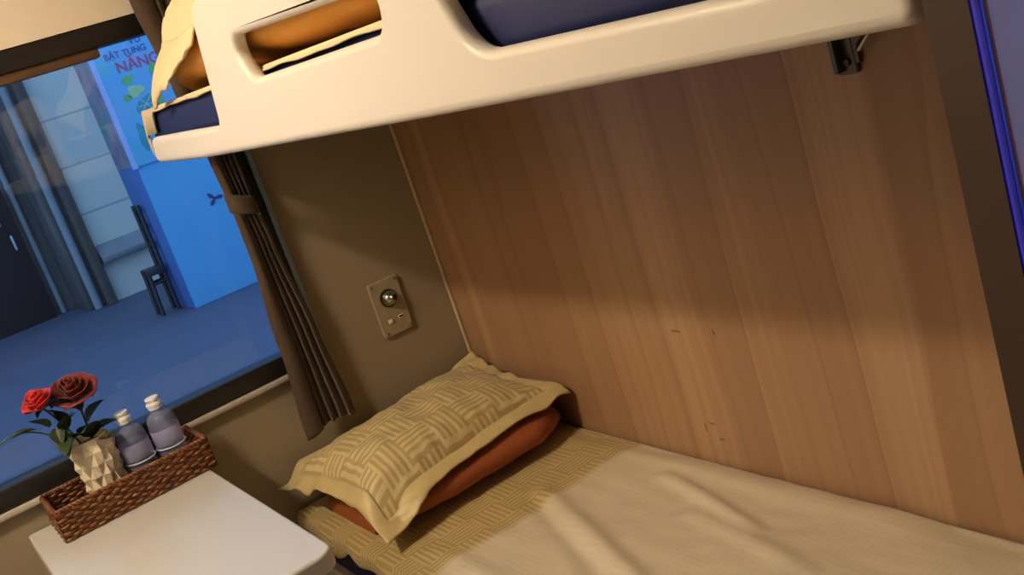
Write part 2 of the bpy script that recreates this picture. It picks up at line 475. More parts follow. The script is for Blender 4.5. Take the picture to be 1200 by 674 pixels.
# ------------------------------------------------------------------ upper berth
GX = -.62
UB = empty('upper_berth', (-.3, -1.05, 1.333), 'cream white moulded upper berth with a cut-out guard rail', 'berth')
outer = fillet([(-.160, 1.338, .016), (-.45, 1.330, 0), (-1.30, 1.327, 0), (-1.966, 1.327, .012), (-1.966, 1.372, .012), (-1.80, 1.374, .02), (-1.457, 1.382, .055), (-1.415, 1.470, .08), (-1.405, 1.60, .05),
                (-.80, 1.592, .07), (-.692, 1.566, .05), (-.668, 1.50, .1), (-.624, 1.378, .03), (-.40, 1.385, .05), (-.185, 1.390, .016)])
hole = fillet([(-.803, 1.500, .022), (-.845, 1.432, .03), (-1.284, 1.431, .03), (-1.302, 1.482, .03)][::-1])
me = curve_panel([outer, hole], .026, .0105)
me.transform(Matrix(((0, 0, 1, GX+.013), (1, 0, 0, 0), (0, 1, 0, 0), (0, 0, 0, 1))))
g = link_mesh('guard_rail', me, M['plastic'], UB); weighted(g)
MB().box((GX+.028, -1.955, 1.335), (-.004, -.165, 1.364), .006).build('berth_board', M['berth_under'], UB)
hb = MB().box((-.012, -1.418, 1.182), (-.001, -1.386, 1.3345), .003).build('hinge_bracket', M['metal'], UB)
MB().box((-.030, -1.402, 1.188), (-.012, -1.394, 1.3345), .002).build('rib', M['metal'], hb)
MB().prism([(-1.412, 1.196), (-1.424, 1.196), (-1.425, 1.222), (-1.478, 1.268), (-1.505, 1.334), (-1.412, 1.334)], 0, -.010, -.002, .002).build('gusset', M['metal'], hb)
MB().tube([(-.014, -1.430, 1.215), (-.016, -1.470, 1.250), (-.016, -1.484, 1.300)], .0035, 8).build('stay_rod', M['chrome'], hb)
for z in (1.200, 1.262): MB().tube([(-.012, -1.408, z), (-.018, -1.408, z)], .005, 12).build('bolt', M['metal'], hb)

def rounded_pad(x0, x1, y0, y1, z0, z1, r, nz=.003, seg=5):
    t = bmesh.new(); bmesh.ops.create_cube(t, size=1)
    for v in t.verts: v.co = V(((x0+x1)/2+v.co.x*(x1-x0), (y0+y1)/2+v.co.y*(y1-y0), (z0+z1)/2+v.co.z*(z1-z0)))
    bmesh.ops.bevel(t, geom=t.edges[:], offset=r, segments=seg, affect='EDGES', profile=.5)
    m = MB(); m.merge(t); return m
mt = rounded_pad(-.586, -.012, -1.945, -.088, 1.366, 1.442, .022).build('mattress', M['navy'])
tag(mt, 'navy blue mattress lying on the upper berth', 'mattress')
origin_to(mt, (-.3, -1.06, 1.365))

def sheet_surface(x_wall, x_front, y0, y1, ztop, drop_front, drop_end, thick, bumpf, hem, nu=90, nv=220, flap=0):
    """cloth lying on a mattress, hanging over the front (low x) and head end (high y)"""
    L = (x_wall-x_front)+drop_front; W = (y1-y0)+drop_end
    def f(u, v):
        s = u*L; t = v*W
        x = x_wall-s; y = y0+t; z = ztop
        df = max(0, s-(x_wall-x_front)); de = max(0, t-(y1-y0))
        dz = 0
        r = .006
        if df > 0:
            hemw = 1+hem*sin(y*23)+hem*.6*sin(y*51+1)+flap*min(1, max(0, (y-(y1-.100))/.022))
            dd = df*hemw
            x = x_front-r*(1-math.exp(-dd/r)); dz += dd*.9
        if de > 0:
            hemw = 1+hem*sin(x*27)
            dd = de*hemw
            y = y1+r*(1-math.exp(-dd/r)); dz += dd*.9
        z = ztop-dz
        if dz == 0: z += bumpf(x, y)
        else: x += .004*sin(y*40)*min(1, dz*40)
        return V((x, y, z))
    m = MB(); vs = m.grid(f, nu, nv, lambda u, v: ((x_wall-u*L)+10, -(y0+v*W)+0))
    return m, f

def solid(o, t=.002):
    md = o.modifiers.new('Solidify', 'SOLIDIFY'); md.thickness = t; md.offset = 0
    return o

m, f = sheet_surface(-.02, -.588, -1.93, -.080, 1.446, .008, .05, .002, lambda x, y: .0, .16, 60, 260, 6.)
us = solid(m.build('bed_sheet', M['cream_cloth'], recalc=False), .003)
tag(us, 'cream sheet with a loose corner on the navy upper mattress', 'sheet')
origin_to(us, (-.3, -1.05, 1.446))

def pad_roll(x0, x1, yb, yf0, yf1, z0, z1, ex=3.0, folds=0, seed=1, round_=0):
    """soft folded quilt: along x, back at yb, front from yf0 (x0) to yf1 (x1)"""
    nx, na = 60, 40
    def f(u, v):
        t = u; a = 2*pi*v
        e = max(0., 1-abs(2*t-1)**7)**.5
        q = max(0, (t-.72)/.28); q2 = max(0, (.22-t)/.22); yf = yf0+(yf1-yf0)*q*q+round_*q2*q2; yc = (yb+yf)/2; hy = abs(yb-yf)/2; hz = (z1-z0)/2; zc = (z0+z1)/2
        c, s_ = cos(a), sin(a)
        yy = math.copysign(abs(c)**(2/ex), c); zz = math.copysign(abs(s_)**(2/ex), s_)
        p = V((x0+(x1-x0)*t, yc+hy*yy*(.80+.2*e), z0+hz*(1+zz)*max(.05, e)))
        n = noise.noise(p*9+V((seed, 0, 0)))*.006+noise.noise(p*25+V((seed, 5, 0)))*.002
        if folds: n += folds*noise.noise(V((p.x*40, p.y*6, p.z*14)))*.5
        p.y += n*c; p.z = max(z0, p.z+n*s_)
        return p
    m = MB(); m.grid(f, nx, na)
    bmesh.ops.remove_doubles(m.bm, verts=m.bm.verts[:], dist=1e-5)
    bmesh.ops.holes_fill(m.bm, edges=[e for e in m.bm.edges if len(e.link_faces) == 1], sides=0)
    return m

def swap_xy(m):
    for v in m.bm.verts: v.co.x, v.co.y = v.co.y, v.co.x
    return m
m = swap_xy(pad_roll(-1.49, -.285, -.06, -.586, -.586, 1.449, 1.560, 2.6, .004, 3))
uq = m.build('folded_quilt', M['orange'], ang=70)
tag(uq, 'orange folded quilt seen through the slot of the upper guard rail', 'quilt')
origin_to(uq, (-.3, -.9, 1.449))

# ------------------------------------------------------------------ pillows
def pillow(name, A, B, C, D, puff, crown, rim_u, rim_v, label, group, base_fn=None, wave=.006, body_mat='pillow', rim_mat='pillow_rim', seed=0, bow=(.05, .07), lift=(0, 0)):
    A, B, C, D = map(V, (A, B, C, D))
    c = (A+B+C+D)/4
    root = empty(name, (c.x, c.y, min(A.z, B.z, C.z, D.z)+.02), label, 'pillow', group)
    rim_u = round(rim_u*100)/100; rim_v = round(rim_v*80)/80
    Lu = (D-A).length; Lv = (B-A).length
    memo = {}
    def base(u, v):
        k_ = (round(u*400), round(v*400))
        if k_ not in memo: memo[k_] = base_(u, v)
        return memo[k_].copy()
    def base_(u, v):
        # edges bow inwards between the pointed corners
        bu = .5+(u-.5)*(1-bow[0]*(1-(2*v-1)**2)); bv = .5+(v-.5)*(1-bow[1]*(1-(2*u-1)**2))
        p = A*(1-bu)*(1-bv)+D*bu*(1-bv)+C*bu*bv+B*(1-bu)*bv
        k = (1-abs(2*u-1)**3)*(1-abs(2*v-1)**3)
        p.z += crown*k
        p.z += lift[0]*(1-abs(2*u-1)**2.2)*v**2+lift[1]*(1-abs(2*v-1)**2.2)*(1-u)**2
        edge = max(abs(2*u-1), abs(2*v-1))
        p.z += wave*edge**4*(noise.noise(V((u*9+seed, v*9, 1)))*1.5+.5*sin(u*19+seed)*cos(v*14))
        if base_fn: p = base_fn(u, v, p)
        return p
    def top(u, v):
        a = (u-rim_u)/(1-2*rim_u); b = (v-rim_v)/(1-2*rim_v)
        p = base(u, v)
        a = min(1, max(0, a)); b = min(1, max(0, b))
        q = (max(0, 1-abs(2*a-1)**3.2)*max(0, 1-abs(2*b-1)**2.6))**.68
        p = p+V((0, 0, 1))*puff*q
        n = noise.noise(V((p.x*11+seed, p.y*11, 0)))*.008+noise.noise(V((p.x*30+seed, p.y*24, 3)))*.004
        # gathers near the seam
        g = .005*sin(a*70+3*b)*math.exp(-((1-abs(2*b-1))*6))*(q > 0)+.004*sin(b*55+2)*math.exp(-((1-abs(2*a-1))*6))*(q > 0)
        p.z += n*min(1, q*1.6)+g*.8*min(1, q*3)+.0015
        return p
    uv = lambda u, v: (u*Lu+5, v*Lv+5)
    inner = lambda u, v: rim_u < u < 1-rim_u and rim_v < v < 1-rim_v
    NU, NV = 100, 80
    m = MB(); m.grid(top, NU, NV, uv, inner)
    m.grid(lambda u, v: base(u, v)-V((0, 0, .012*(inner(u, v)))), NU, NV, uv, inner)
    bmesh.ops.remove_doubles(m.bm, verts=m.bm.verts[:], dist=1e-4)
    m.build('pillow_body', M[body_mat], root, ang=80)
    m = MB(); m.grid(lambda u, v: base(u, v)+V((0, 0, .001)), NU, NV, uv, lambda u, v: not inner(u, v))
    o = m.build('border', M[rim_mat], root, ang=80, recalc=False); solid(o, .004)
    o['label'] = 'flat pale border of the pillowcase'
    return root

# ------------------------------------------------------------------ lower berth
LB = empty('lower_berth', (-.3, -1.0, 0), 'lower berth base under the navy mattress', 'berth')
MB().box((-.56, -1.96, 0.0), (-.004, -.012, .30), .006).build('berth_box', M['berth_under'], LB)
MB().box((-.585, -1.965, .27), (-.004, -.008, .318), .008).build('berth_board', M['plastic'], LB)
lm_ = rounded_pad(-.578, -.012, -1.95, -.02, .318, .448, .028).build('mattress', M['navy'])
tag(lm_, 'navy blue mattress under the champagne sheet on the lower berth', 'mattress')
origin_to(lm_, (-.3, -1.0, .318))
def ridge(x, y, a, b, h, w_):
    a = V(a); b = V(b); p = V((x, y)); d = b-a; t = max(0, min(1, (p-a).dot(d)/d.length_squared))
    q = a+d*t; dist = (p-q).length
    fade = sin(pi*min(1, max(0, (p-a).dot(d)/d.length_squared)))**.5 if 0 < (p-a).dot(d)/d.length_squared < 1 else 0
    return h*math.exp(-(dist/w_)**2)*fade
def lower_bump(x, y):
    z = .0
    z += ridge(x, y, (-.24, -.56), (-.40, -1.15), .014, .022)
    z -= ridge(x, y, (-.27, -.56), (-.43, -1.10), .008, .02)
    z += ridge(x, y, (-.09, -.80), (-.17, -1.15), .014, .016)
    z += ridge(x, y, (-.17, -.95), (-.22, -1.30), .008, .02)
    z += ridge(x, y, (-.50, -.55), (-.52, -1.0), .010, .03)
    z += ridge(x, y, (-.05, -.62), (-.03, -1.4), .010, .03)
    z += (noise.noise(V((x*7, y*5, 2)))+.3)*.006*min(1, max(0, (-y-.45)*6))
    z += noise.noise(V((x*26, y*18, 5)))*.0018
    edge = max(0, 1-(-.008-x)/.05)
    z += .010*(1-edge)*1.0-.004
    return max(z, .0)
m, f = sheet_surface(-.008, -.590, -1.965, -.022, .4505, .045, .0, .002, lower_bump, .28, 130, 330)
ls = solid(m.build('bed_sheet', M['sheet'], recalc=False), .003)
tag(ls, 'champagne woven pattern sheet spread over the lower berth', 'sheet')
origin_to(ls, (-.3, -1.0, .4505))
m = pad_roll(-.545, -.012, -.10, -.470, -.375, .4625, .558, 2.3, .003, 1, .075)
lq = m.build('folded_quilt', M['shaded'], ang=70)
tag(lq, 'rust orange folded quilt under the gold pillow on the lower berth', 'quilt')
origin_to(lq, (-.3, -.3, .4625))

from mathutils.bvhtree import BVHTree
def bvh_of(o):
    return BVHTree.FromPolygons([v.co+o.location for v in o.data.vertices], [tuple(p.vertices) for p in o.data.polygons])
QL, QU = bvh_of(lq), bvh_of(uq)
RING = [(0, 0, 0)]+[(r*cos(2*pi*k/n), r*sin(2*pi*k/n), r) for r, n in ((.014, 8), (.032, 10), (.055, 12)) for k in range(n)]
def rest_on(tree, p, gap=.014, xmin=-9, w=1.):
    # cloth rests on what lies under it and slopes away from its edges like a tent
    z = p.z
    for dx, dy, r in RING:
        if p.x+dx < xmin: continue
        h = tree.ray_cast(V((p.x+dx, p.y+dy, 3)), V((0, 0, -1)))[0]
        if h is not None: z = max(z, h.z+gap-1.15*max(0, r-.014))
    p.z += (z-p.z)*w
    return p
def on_quilt(u, v, p):
    # the case lies on the quilt and hangs over its edges
    fx = min(1, max(0, (p.x+.60)/.06)); fy = min(1, max(0, (p.y+.465)/.07))
    f = fx*fx*(3-2*fx)*fy*fy*(3-2*fy)
    lo = .574
    if p.z < lo: p.z += (lo-p.z)*f
    return rest_on(QL, p)
pillow('pillow', (-.616, -.03, .528), (-.572, -.500, .490), (-.016, -.440, .540), (-.020, -.045, .612), .066, .012, .055, .085,
       'gold basket weave pillow with flat border on the rust orange quilt', None, base_fn=on_quilt, wave=.012, seed=2, bow=(.06, .06), lift=(.018, .03))
def droop(u, v, p):
    p.z += .11*sin(pi*u**.6)*max(0, 1-v*1.6)
    f = min(1, max(0, (p.x+.595)/.05))*min(1, max(0, (-p.y-.27)/.07))
    f = f*f*(3-2*f)
    if p.z < 1.572: p.z += (1.572-p.z)*f
    return rest_on(QU, p, w=min(1, max(0, (p.x+.608)/.022)))
pillow('pillow', (-.616, -.285, 1.442), (-.612, -.590, 1.515), (-.05, -.62, 1.60), (-.03, -.27, 1.63), .09, .02, .085, .10,
       'cream pillow with drooping border at the head of the upper berth', None, base_fn=droop, bow=(0, .02),
       wave=.005, body_mat='cream_cloth', rim_mat='cream_cloth', seed=11)

# ------------------------------------------------------------------ table
T = empty('folding_table', (-.95, -.42, 0), 'white laminate table with rounded corners below the window', 'table')
ZT = .703
out = fillet([(-1.128, -.002, .004), (-1.128, -.838, .035), (-.766, -.838, .035), (-.766, -.002, .004)])
me = curve_panel([out], .034, .006); me.transform(Matrix.Translation((0, 0, ZT-.017)))
o = link_mesh('table_top', me, M['table'], T); weighted(o)
MB().box((-1.10, -.03, ZT-.16), (-.79, -.001, ZT-.034), .004).build('wall_bracket', M['plastic'], T)
MB().tube([(-.947, -.66, 0.012), (-.947, -.66, ZT-.0345)], .022, 20).build('leg', M['chrome'], T)
MB().lathe([(.0, 0), (.09, 0), (.09, .006), (.03, .014), (.0, .014)], (-.947, -.66, .0), 28).build('foot_plate', M['chrome'], T)
MB().box((-1.05, -.74, ZT-.046), (-.845, -.58, ZT-.0345), .003).build('under_plate', M['metal'], T)

# wicker tray
TR = empty('wicker_tray', (-.912, -.093, ZT), 'brown woven rattan tray on the table against the window', 'tray')
bx0, bx1, by0, by1 = -1.074, -.752, -.176, -.026
MB().box((bx0+.004, by0+.004, ZT+.0005), (bx1-.004, by1-.004, ZT+.006), .001).build('tray_base', M['wicker_dark'], TR)
def woven(p0, p1, nrm, rows=9, name='woven_side'):
    p0, p1, nrm = V(p0), V(p1), V(nrm); Ln = (p1-p0).length; k = max(3, round(Ln/.016)); m = MB()
    for r in range(rows):
        z = ZT+.0042+r*.0070; pts = []
        n = k*4
        for i in range(n+1):
            t = i/n
            pts.append(p0+(p1-p0)*t+nrm*(  .0024*sin(pi*k*t+pi*(r % 2)))+V((0, 0, z+.0012*sin(2*pi*k*t*.5+r))))
        m.tube(pts, .0039, 6)
    return m.build(name, M['wicker'], TR, ang=80)
woven((bx0, by0, 0), (bx1, by0, 0), (0, -1, 0)); woven((bx0, by1, 0), (bx1, by1, 0), (0, 1, 0))
woven((bx0, by0, 0), (bx0, by1, 0), (-1, 0, 0)); woven((bx1, by0, 0), (bx1, by1, 0), (1, 0, 0))
m = MB()
n = 20
for (a, b) in (((bx0, by0), (bx1, by0)), ((bx0, by1), (bx1, by1)), ((bx0, by0), (bx0, by1)), ((bx1, by0), (bx1, by1))):
    Ln = (V(b)-V(a)).length; k = max(3, round(Ln/.016))
    for i in range(k+1):
        p = V(a).lerp(V(b), i/k); m.tube([(p.x, p.y, ZT+.001), (p.x, p.y, ZT+.064)], .0024, 6)
m.build('stake', M['wicker_dark'], TR)
m = MB()
loop = [(bx0, by0), (bx1, by0), (bx1, by1), (bx0, by1)]
for ph in (0, pi):
    for i in range(4):
        a, b = V(loop[i]), V(loop[(i+1) % 4]); Ln = (b-a).length; k = max(4, round(Ln/.009)); pts = []
        for j in range(k*3+1):
            t = j/(k*3); p = a.lerp(b, t); d = (b-a).normalized(); q = V((-d.y, d.x))*cos(2*pi*k*t/2+ph)*.003
            pts.append((p.x+q.x, p.y+q.y, ZT+.0665+.003*sin(2*pi*k*t/2+ph)))
        m.tube(pts, .0034, 6)
m.build('rim', M['wicker'], TR, ang=80)

# faceted pot
VC = (-.953, -.100, ZT+.0065)
VP = empty('flower_pot', VC, 'cream ceramic pot with raised diamond facets in the wicker tray', 'pot')
m = MB(); hN, nS, VH = 6, 9, .152
def vr(t): return .0325+.0085*t
rings = []
for k in range(hN+1):
    rings.append([V((VC[0]+vr(k/hN)*cos(2*pi*(j+.5*(k % 2))/nS), VC[1]+vr(k/hN)*sin(2*pi*(j+.5*(k % 2))/nS), VC[2]+VH*k/hN)) for j in range(nS)])
def tri(*p): m.bm.faces.new([m.bm.verts.new(q) for q in p])
def out_(p, d): q = V((p.x-VC[0], p.y-VC[1], 0)).normalized(); return p+q*d
for k in range(hN-1):
    for j in range(nS):
        lft = rings[k+1][(j-1) % nS] if k % 2 == 0 else rings[k+1][j]
        rgt = rings[k+1][j] if k % 2 == 0 else rings[k+1][(j+1) % nS]
        a, b, c_, d_ = rings[k][j], rgt, rings[k+2][j], lft
        ce = out_((a+b+c_+d_)/4,     .0105)
        for p, q in ((a, b), (b, c_), (c_, d_), (d_, a)): tri(p, q, ce)
for j in range(nS):   # half facets at foot and rim
    tri(rings[0][j], rings[0][(j+1) % nS], rings[1][j])
    kk = hN
    tri(rings[kk][j], rings[kk][(j+1) % nS], rings[kk-1][j])
bmesh.ops.remove_doubles(m.bm, verts=m.bm.verts[:], dist=1e-5)
m.lathe([(.0, .0), (.031, 0), (.0325, .003)], VC, 36)
m.lathe([(vr(1)-.002, VH-.005), (vr(1)+.0005, VH-.002), (vr(1)+.0008, VH+.002), (vr(1)-.001, VH+.0035), (vr(1)-.003, VH+.002), (vr(1)-.0045, VH-.004), (vr(.9)-.006, VH*.82), (0, VH*.82)], VC, 36)
m.build('pot_shell', M['vase'], VP, ang=12)
MB().lathe([(.0, VH*.96), (.025, VH*.95), (vr(.9)-.0055, VH*.90), (vr(.9)-.0065, VH*.825), (0, VH*.825)], VC, 24).build('foam_filling', M['soil'], VP)

# roses
def bez(p0, p1, p2, n=10):
    p0, p1, p2 = V(p0), V(p1), V(p2)
    return [p0*(1-t)**2+p1*2*t*(1-t)+p2*t*t for t in [i/n for i in range(n+1)]]
def leaf(parent, p, d, L, wd, mat='leaf', droop=.3):
    L *= 1.12; wd *= 1.45
    p = V(p); d = V(d).normalized(); side = d.cross(V((0, 0, 1)))
    if side.length < .1: side = V((1, 0, 0))
    side.normalize(); nrm = side.cross(d)
    def f(u, v):
        t = u; wv = wd*(sin(pi*min(1, t**.8))**.8)*(v-.5)*(1-.15*t)
        ser = 1+.06*sin(t*60)*(abs(v-.5) > .45)
        return p+d*L*t+side*wv*ser+nrm*(abs(v-.5)*wd*.45*sin(pi*t)-droop*L*t*t*.5)
    m = MB(); m.grid(f, 16, 8)
    bmesh.ops.remove_doubles(m.bm, verts=m.bm.verts[:], dist=1e-5)
    return m.build('leaf', M[mat], parent, ang=80)
def blossom(parent, c, axis, r, mat, openness=1.):
    c = V(c); axis = V(axis).normalized()
    rot = V((0, 0, 1)).rotation_difference(axis).to_matrix()
    m = MB()
    layers = [(3, .16, 1.05, .0), (3, .32, 1.02, .12), (4, .52, .95, .26), (5, .74, .84, .45), (5, .98, .66, .75)]
    for li, (np_, rad, hh, flare) in enumerate(layers):
        flare *= openness
        for k in range(np_):
            a0 = 2*pi*k/np_+li*.9+random.uniform(-.15, .15); span = 2*pi/np_*1.45
            jr = random.uniform(.92, 1.08); jh = random.uniform(.92, 1.06)
            def f(u, v):
                a = a0+(u-.5)*span; ed = abs(2*u-1)
                t = v
                rr = r*rad*jr*(.30+.70*sin(t*pi*.55))+r*flare*.55*t**3+.02*r*ed
                z = r*(-.75+1.45*hh*jh*t)-r*flare*.45*t**4-r*.22*ed**3*t
                rr -= r*.05*ed*t
                rr += r*.05*sin(u*7+k*2)*t**3
                return c+rot @ V((rr*cos(a), rr*sin(a), z))
            m.grid(f, 10, 9)
    o = m.build('blossom', M[mat], parent, ang=80, recalc=False); solid(o, .0012)
    return o
VX, VY, VZ = VC[0], VC[1], VC[2]+VH*.87
r1 = empty('rose', (VX, VY, VZ), 'small bright red rose leaning left in the faceted pot', 'flower', 'roses in the faceted pot')
st = bez((VX-.012, VY, VZ-.01), (VX-.02, VY, VZ+.06), (-1.008, -.105, .963)); MB().tube(st, .0022, 8).build('stem', M['stem'], r1)
blossom(r1, (-1.010, -.106, .979), (-.35, -.25, 1), .028, 'rose_bright', .55)
for (p, d, L_, w_) in (((-1.0, -.11, .958), (.8, -.3, .35), .028, .018), ((-1.006, -.10, .955), (-.5, -.3, -.2), .02, .013), ((-1.0, -.10, .95), (.5, .2, -.5), .02, .012)): leaf(r1, p, d, L_, w_)
r2 = empty('rose', (VX+.01, VY, VZ), 'large dark red open rose standing tallest in the faceted pot', 'flower', 'roses in the faceted pot')
st = bez((VX+.006, VY+.004, VZ-.01), (VX+.012, VY, VZ+.06), (-.940, -.10, .945)); MB().tube(st, .0024, 8).build('stem', M['stem'], r2)
blossom(r2, (-.941, -.102, .970), (-.12, -.55, 1), .037, 'rose_dark', .95)
for (p, d, L_, w_) in (((VX+.014, VY, VZ+.05), (.75, .1, .62), .05, .034), ((VX+.016, VY-.005, VZ+.025), (.9, -.1, .25), .046, .032), ((-.945, -.11, .945), (.1, -.5, -.8), .022, .016), ((VX+.01, VY-.01, VZ+.02), (-.1, -.6, .75), .05, .036), ((VX+.02, VY-.01, VZ+.0), (.5, -.8, .4), .045, .034)): leaf(r2, p, d, L_, w_)
r3 = empty('rose', (VX-.012, VY, VZ), 'flowerless rose spray with dark leaves drooping far left over the pot rim', 'flower', 'roses in the faceted pot')
st = bez((VX-.02, VY, VZ-.008), (-1.01, -.11, .925), (-1.075, -.112, .935)) + bez((-1.075, -.112, .935), (-1.10, -.112, .935), (-1.122, -.11, .915))[1:]
MB().tube(st, .0016, 8).build('stem', M['stem'], r3)
for (p, d, L_, w_) in (((-1.03, -.11, .925), (-.9, -.2, .25), .05, .022), ((-1.01, -.11, .918), (-.5, -.3, .65), .045, .028), ((-1.0, -.11, .912), (-.1, -.4, -.55), .036, .022),
                       ((-.985, -.115, .900), (-.35, -.4, -.75), .05, .030), ((-.975, -.12, .885), (-.55, -.6, -.25), .05, .03), ((-1.115, -.11, .918), (-.4, -.1, -.7), .022, .018), ((-.97, -.125, .88), (.1, -.7, .3), .045, .034),
                       ((-.98, -.10, .895), (-.1, .1, .9), .045, .028), ((-.99, -.115, .905), (.5, -.5, .55), .045, .03)): leaf(r3, p, d, L_, w_)

# water bottles
def bottle(x, y, label):
    z0 = ZT+.0065
    b = empty('water_bottle', (x, y, z0), label, 'bottle', 'water bottles in the wicker tray')
    r = .0312
    prof = [(.0, .002), (r*.6, .0), (r*.93, .002), (r, .008), (r, .052), (r*.955, .056), (r*.955, .060), (r, .064), (r, .108), (r*.985, .118), (r*.90, .128), (r*.72, .1355), (r*.48, .140), (.0118, .144), (.0118, .152), (.0, .152)]
    MB().lathe(prof, (x, y, z0), 40).build('bottle_body', M['bottle'], b, ang=60)
    MB().tube([(x+(r+.0002)*cos(2*pi*k/40), y+(r+.0002)*sin(2*pi*k/40), z0+.062) for k in range(41)], .0022, 6).build('highlight_ring', M['ring'], b)
    MB().lathe([(r+.0006, .068), (r+.0009, .069), (r+.0009, .103), (r+.0006, .104)], (x, y, z0), 40).build('label_band', M['label'], b, ang=60)
    m = MB(); n = 40
    prof = [(.0, .1735), (.0140, .1735), (.0152, .172), (.0152, .1685), (.0128, .1675), (.0128, .1625), (.0165, .1615), (.0172, .160), (.0172, .1565), (.0160, .1555), (.0150, .1475), (.0125, .147)]
    m.lathe(prof, (x, y, z0), n); m.build('cap', M['cap'], b, ang=35)
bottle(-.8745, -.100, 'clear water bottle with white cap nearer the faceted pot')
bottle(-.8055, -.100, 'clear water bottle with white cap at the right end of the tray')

# ------------------------------------------------------------------ curtain
CR = empty('curtain_rail', (-.95, -.03, 1.80), 'slim curtain rail above the window', 'rail')
MB().tube([(-1.62, -.034, 1.80), (-.30, -.034, 1.80)], .007, 12).build('rail', M['metal'], CR)
for x in (-1.60, -.32): MB().tube([(x, -.034, 1.80), (x, -.0005, 1.80)], .005, 10).tube([(x, -.006, 1.80), (x, -.0005, 1.80)], .014, 16).build('rail_bracket', M['metal'], CR)
CU = empty('curtain', (-.44, -.035, .62), 'dark brown pleated curtain gathered at the right of the window', 'curtain')
keys = [(1.79, -.545, -.36), (1.67, -.512, -.37), (1.50, -.497, -.392), (1.30, -.480, -.418), (1.19, -.474, -.416), (1.08, -.476, -.408), (.85, -.494, -.388), (.62, -.514, -.374)]
def cw(z):
    for (a, b) in zip(keys, keys[1:]):
        if a[0] >= z >= b[0]:
            t = (a[0]-z)/(a[0]-b[0]); t = t*t*(3-2*t)
            return a[1]+(b[1]-a[1])*t, a[2]+(b[2]-a[2])*t
    return keys[-1][1:]
def cf(u, v):
    z = 1.79+(0.615-1.79)*v
    xl, xr = cw(z)
    # one broad fold at the window side, then tight pleats
    s = u
    npl = 4.0
    dep = .013-.005*min(1, max(0, (1.35-z)/.3))
    if s < .34: y = -.048-.010*sin(pi*s/.34)
    else: y = -.040+dep*cos((s-.34)/.66*2*pi*npl)
    low = max(0, (1.19-z)/.57)
    y -= .012*low*(1 if s < .34 else .3)*1.0
    x = xl+(xr-xl)*(s if s > .34 else s*1.0)
    x += .004*sin((s-.34)/.66*2*pi*npl+1.2)*(s > .34)
    y += .003*noise.noise(V((x*20, z*4, 0)))
    y = min(y, -.020)
    if z > 1.76: y = y*.5-.02
    zz = z+.012*sin(u*3)*(v == 1)
    return V((x, y, zz))
m = MB(); m.grid(cf, 150, 80)
solid(m.build('curtain_cloth', M['curtain'], CU, ang=80, recalc=False), .0025)
m = MB()
def tf(u, v):
    a = 2*pi*u; z = 1.185+(v-.5)*.045-.012*cos(a)
    xl, xr = cw(1.185); cx = (xl+xr)/2
    return V((cx+cos(a)*(xr-xl)*.53, -.040+sin(a)*.025, z))
m.grid(tf, 40, 4); bmesh.ops.remove_doubles(m.bm, verts=m.bm.verts[:], dist=1e-5)
solid(m.build('tie_band', M['curtain'], CU, ang=80), .003)

# ------------------------------------------------------------------ switch plate by the pillow
SP = empty('reading_lamp_plate', (-.175, 0, .811), 'beige wall plate with round reading lamp and two small sockets above the pillow', 'wall plate')
me = curve_panel([fillet([(-.219, .738, .008), (-.133, .738, .008), (-.131, .883, .008), (-.217, .883, .008)])], .009, .003)
me.transform(Matrix(((1, 0, 0, 0), (0, 0, -1, -.0047), (0, 1, 0, 0), (0, 0, 0, 1))))
o = link_mesh('plate', me, M['plate'], SP); weighted(o)
RX = Matrix.Rotation(R(90), 3, 'X')
for (x, z) in ((-.209, .873), (-.141, .873), (-.209, .748), (-.141, .748)):
    MB().lathe([(.0042, .0), (.0042, .0016), (.003, .0026), (.0, .0028)], (x, -.0088, z), 14, RX).build('screw', M['screw'], SP)
k = MB().lathe([(.0235, .0), (.0235, .003), (.0195, .004), (.0195, .0035)], (-.174, -.0090, .833), 32, RX).build('lamp_socket', M['lens'], SP)
RB = Matrix.Rotation(R(90), 3, 'X')
kb = MB().lathe([(.019, .0), (.0195, .006), (.017, .013), (.0135, .017), (.0125, .0165), (.0105, .023), (.0085, .0235)], (-.174, -.0092, .833), 32, Matrix.Rotation(R(22), 3, 'Z') @ RB).build('lamp_head', M['chrome'], SP)
MB().lathe([(.0, .0215), (.0085, .0225), (.0085, .0235)], (-.174, -.0092, .833), 24, Matrix.Rotation(R(22), 3, 'Z') @ RB).build('lamp_lens', M['lens'], kb)
MB().box((-.196, -.013, .771), (-.184, -.0088, .781), .0015).build('switch', M['white_plastic'], SP)
MB().box((-.166, -.011, .773), (-.151, -.0088, .782), .001).build('port_rim', M['white_plastic'], SP)
MB().box((-.1645, -.0114, .7755), (-.1525, -.0108, .780), .0002).build('port', M['lens'], SP)

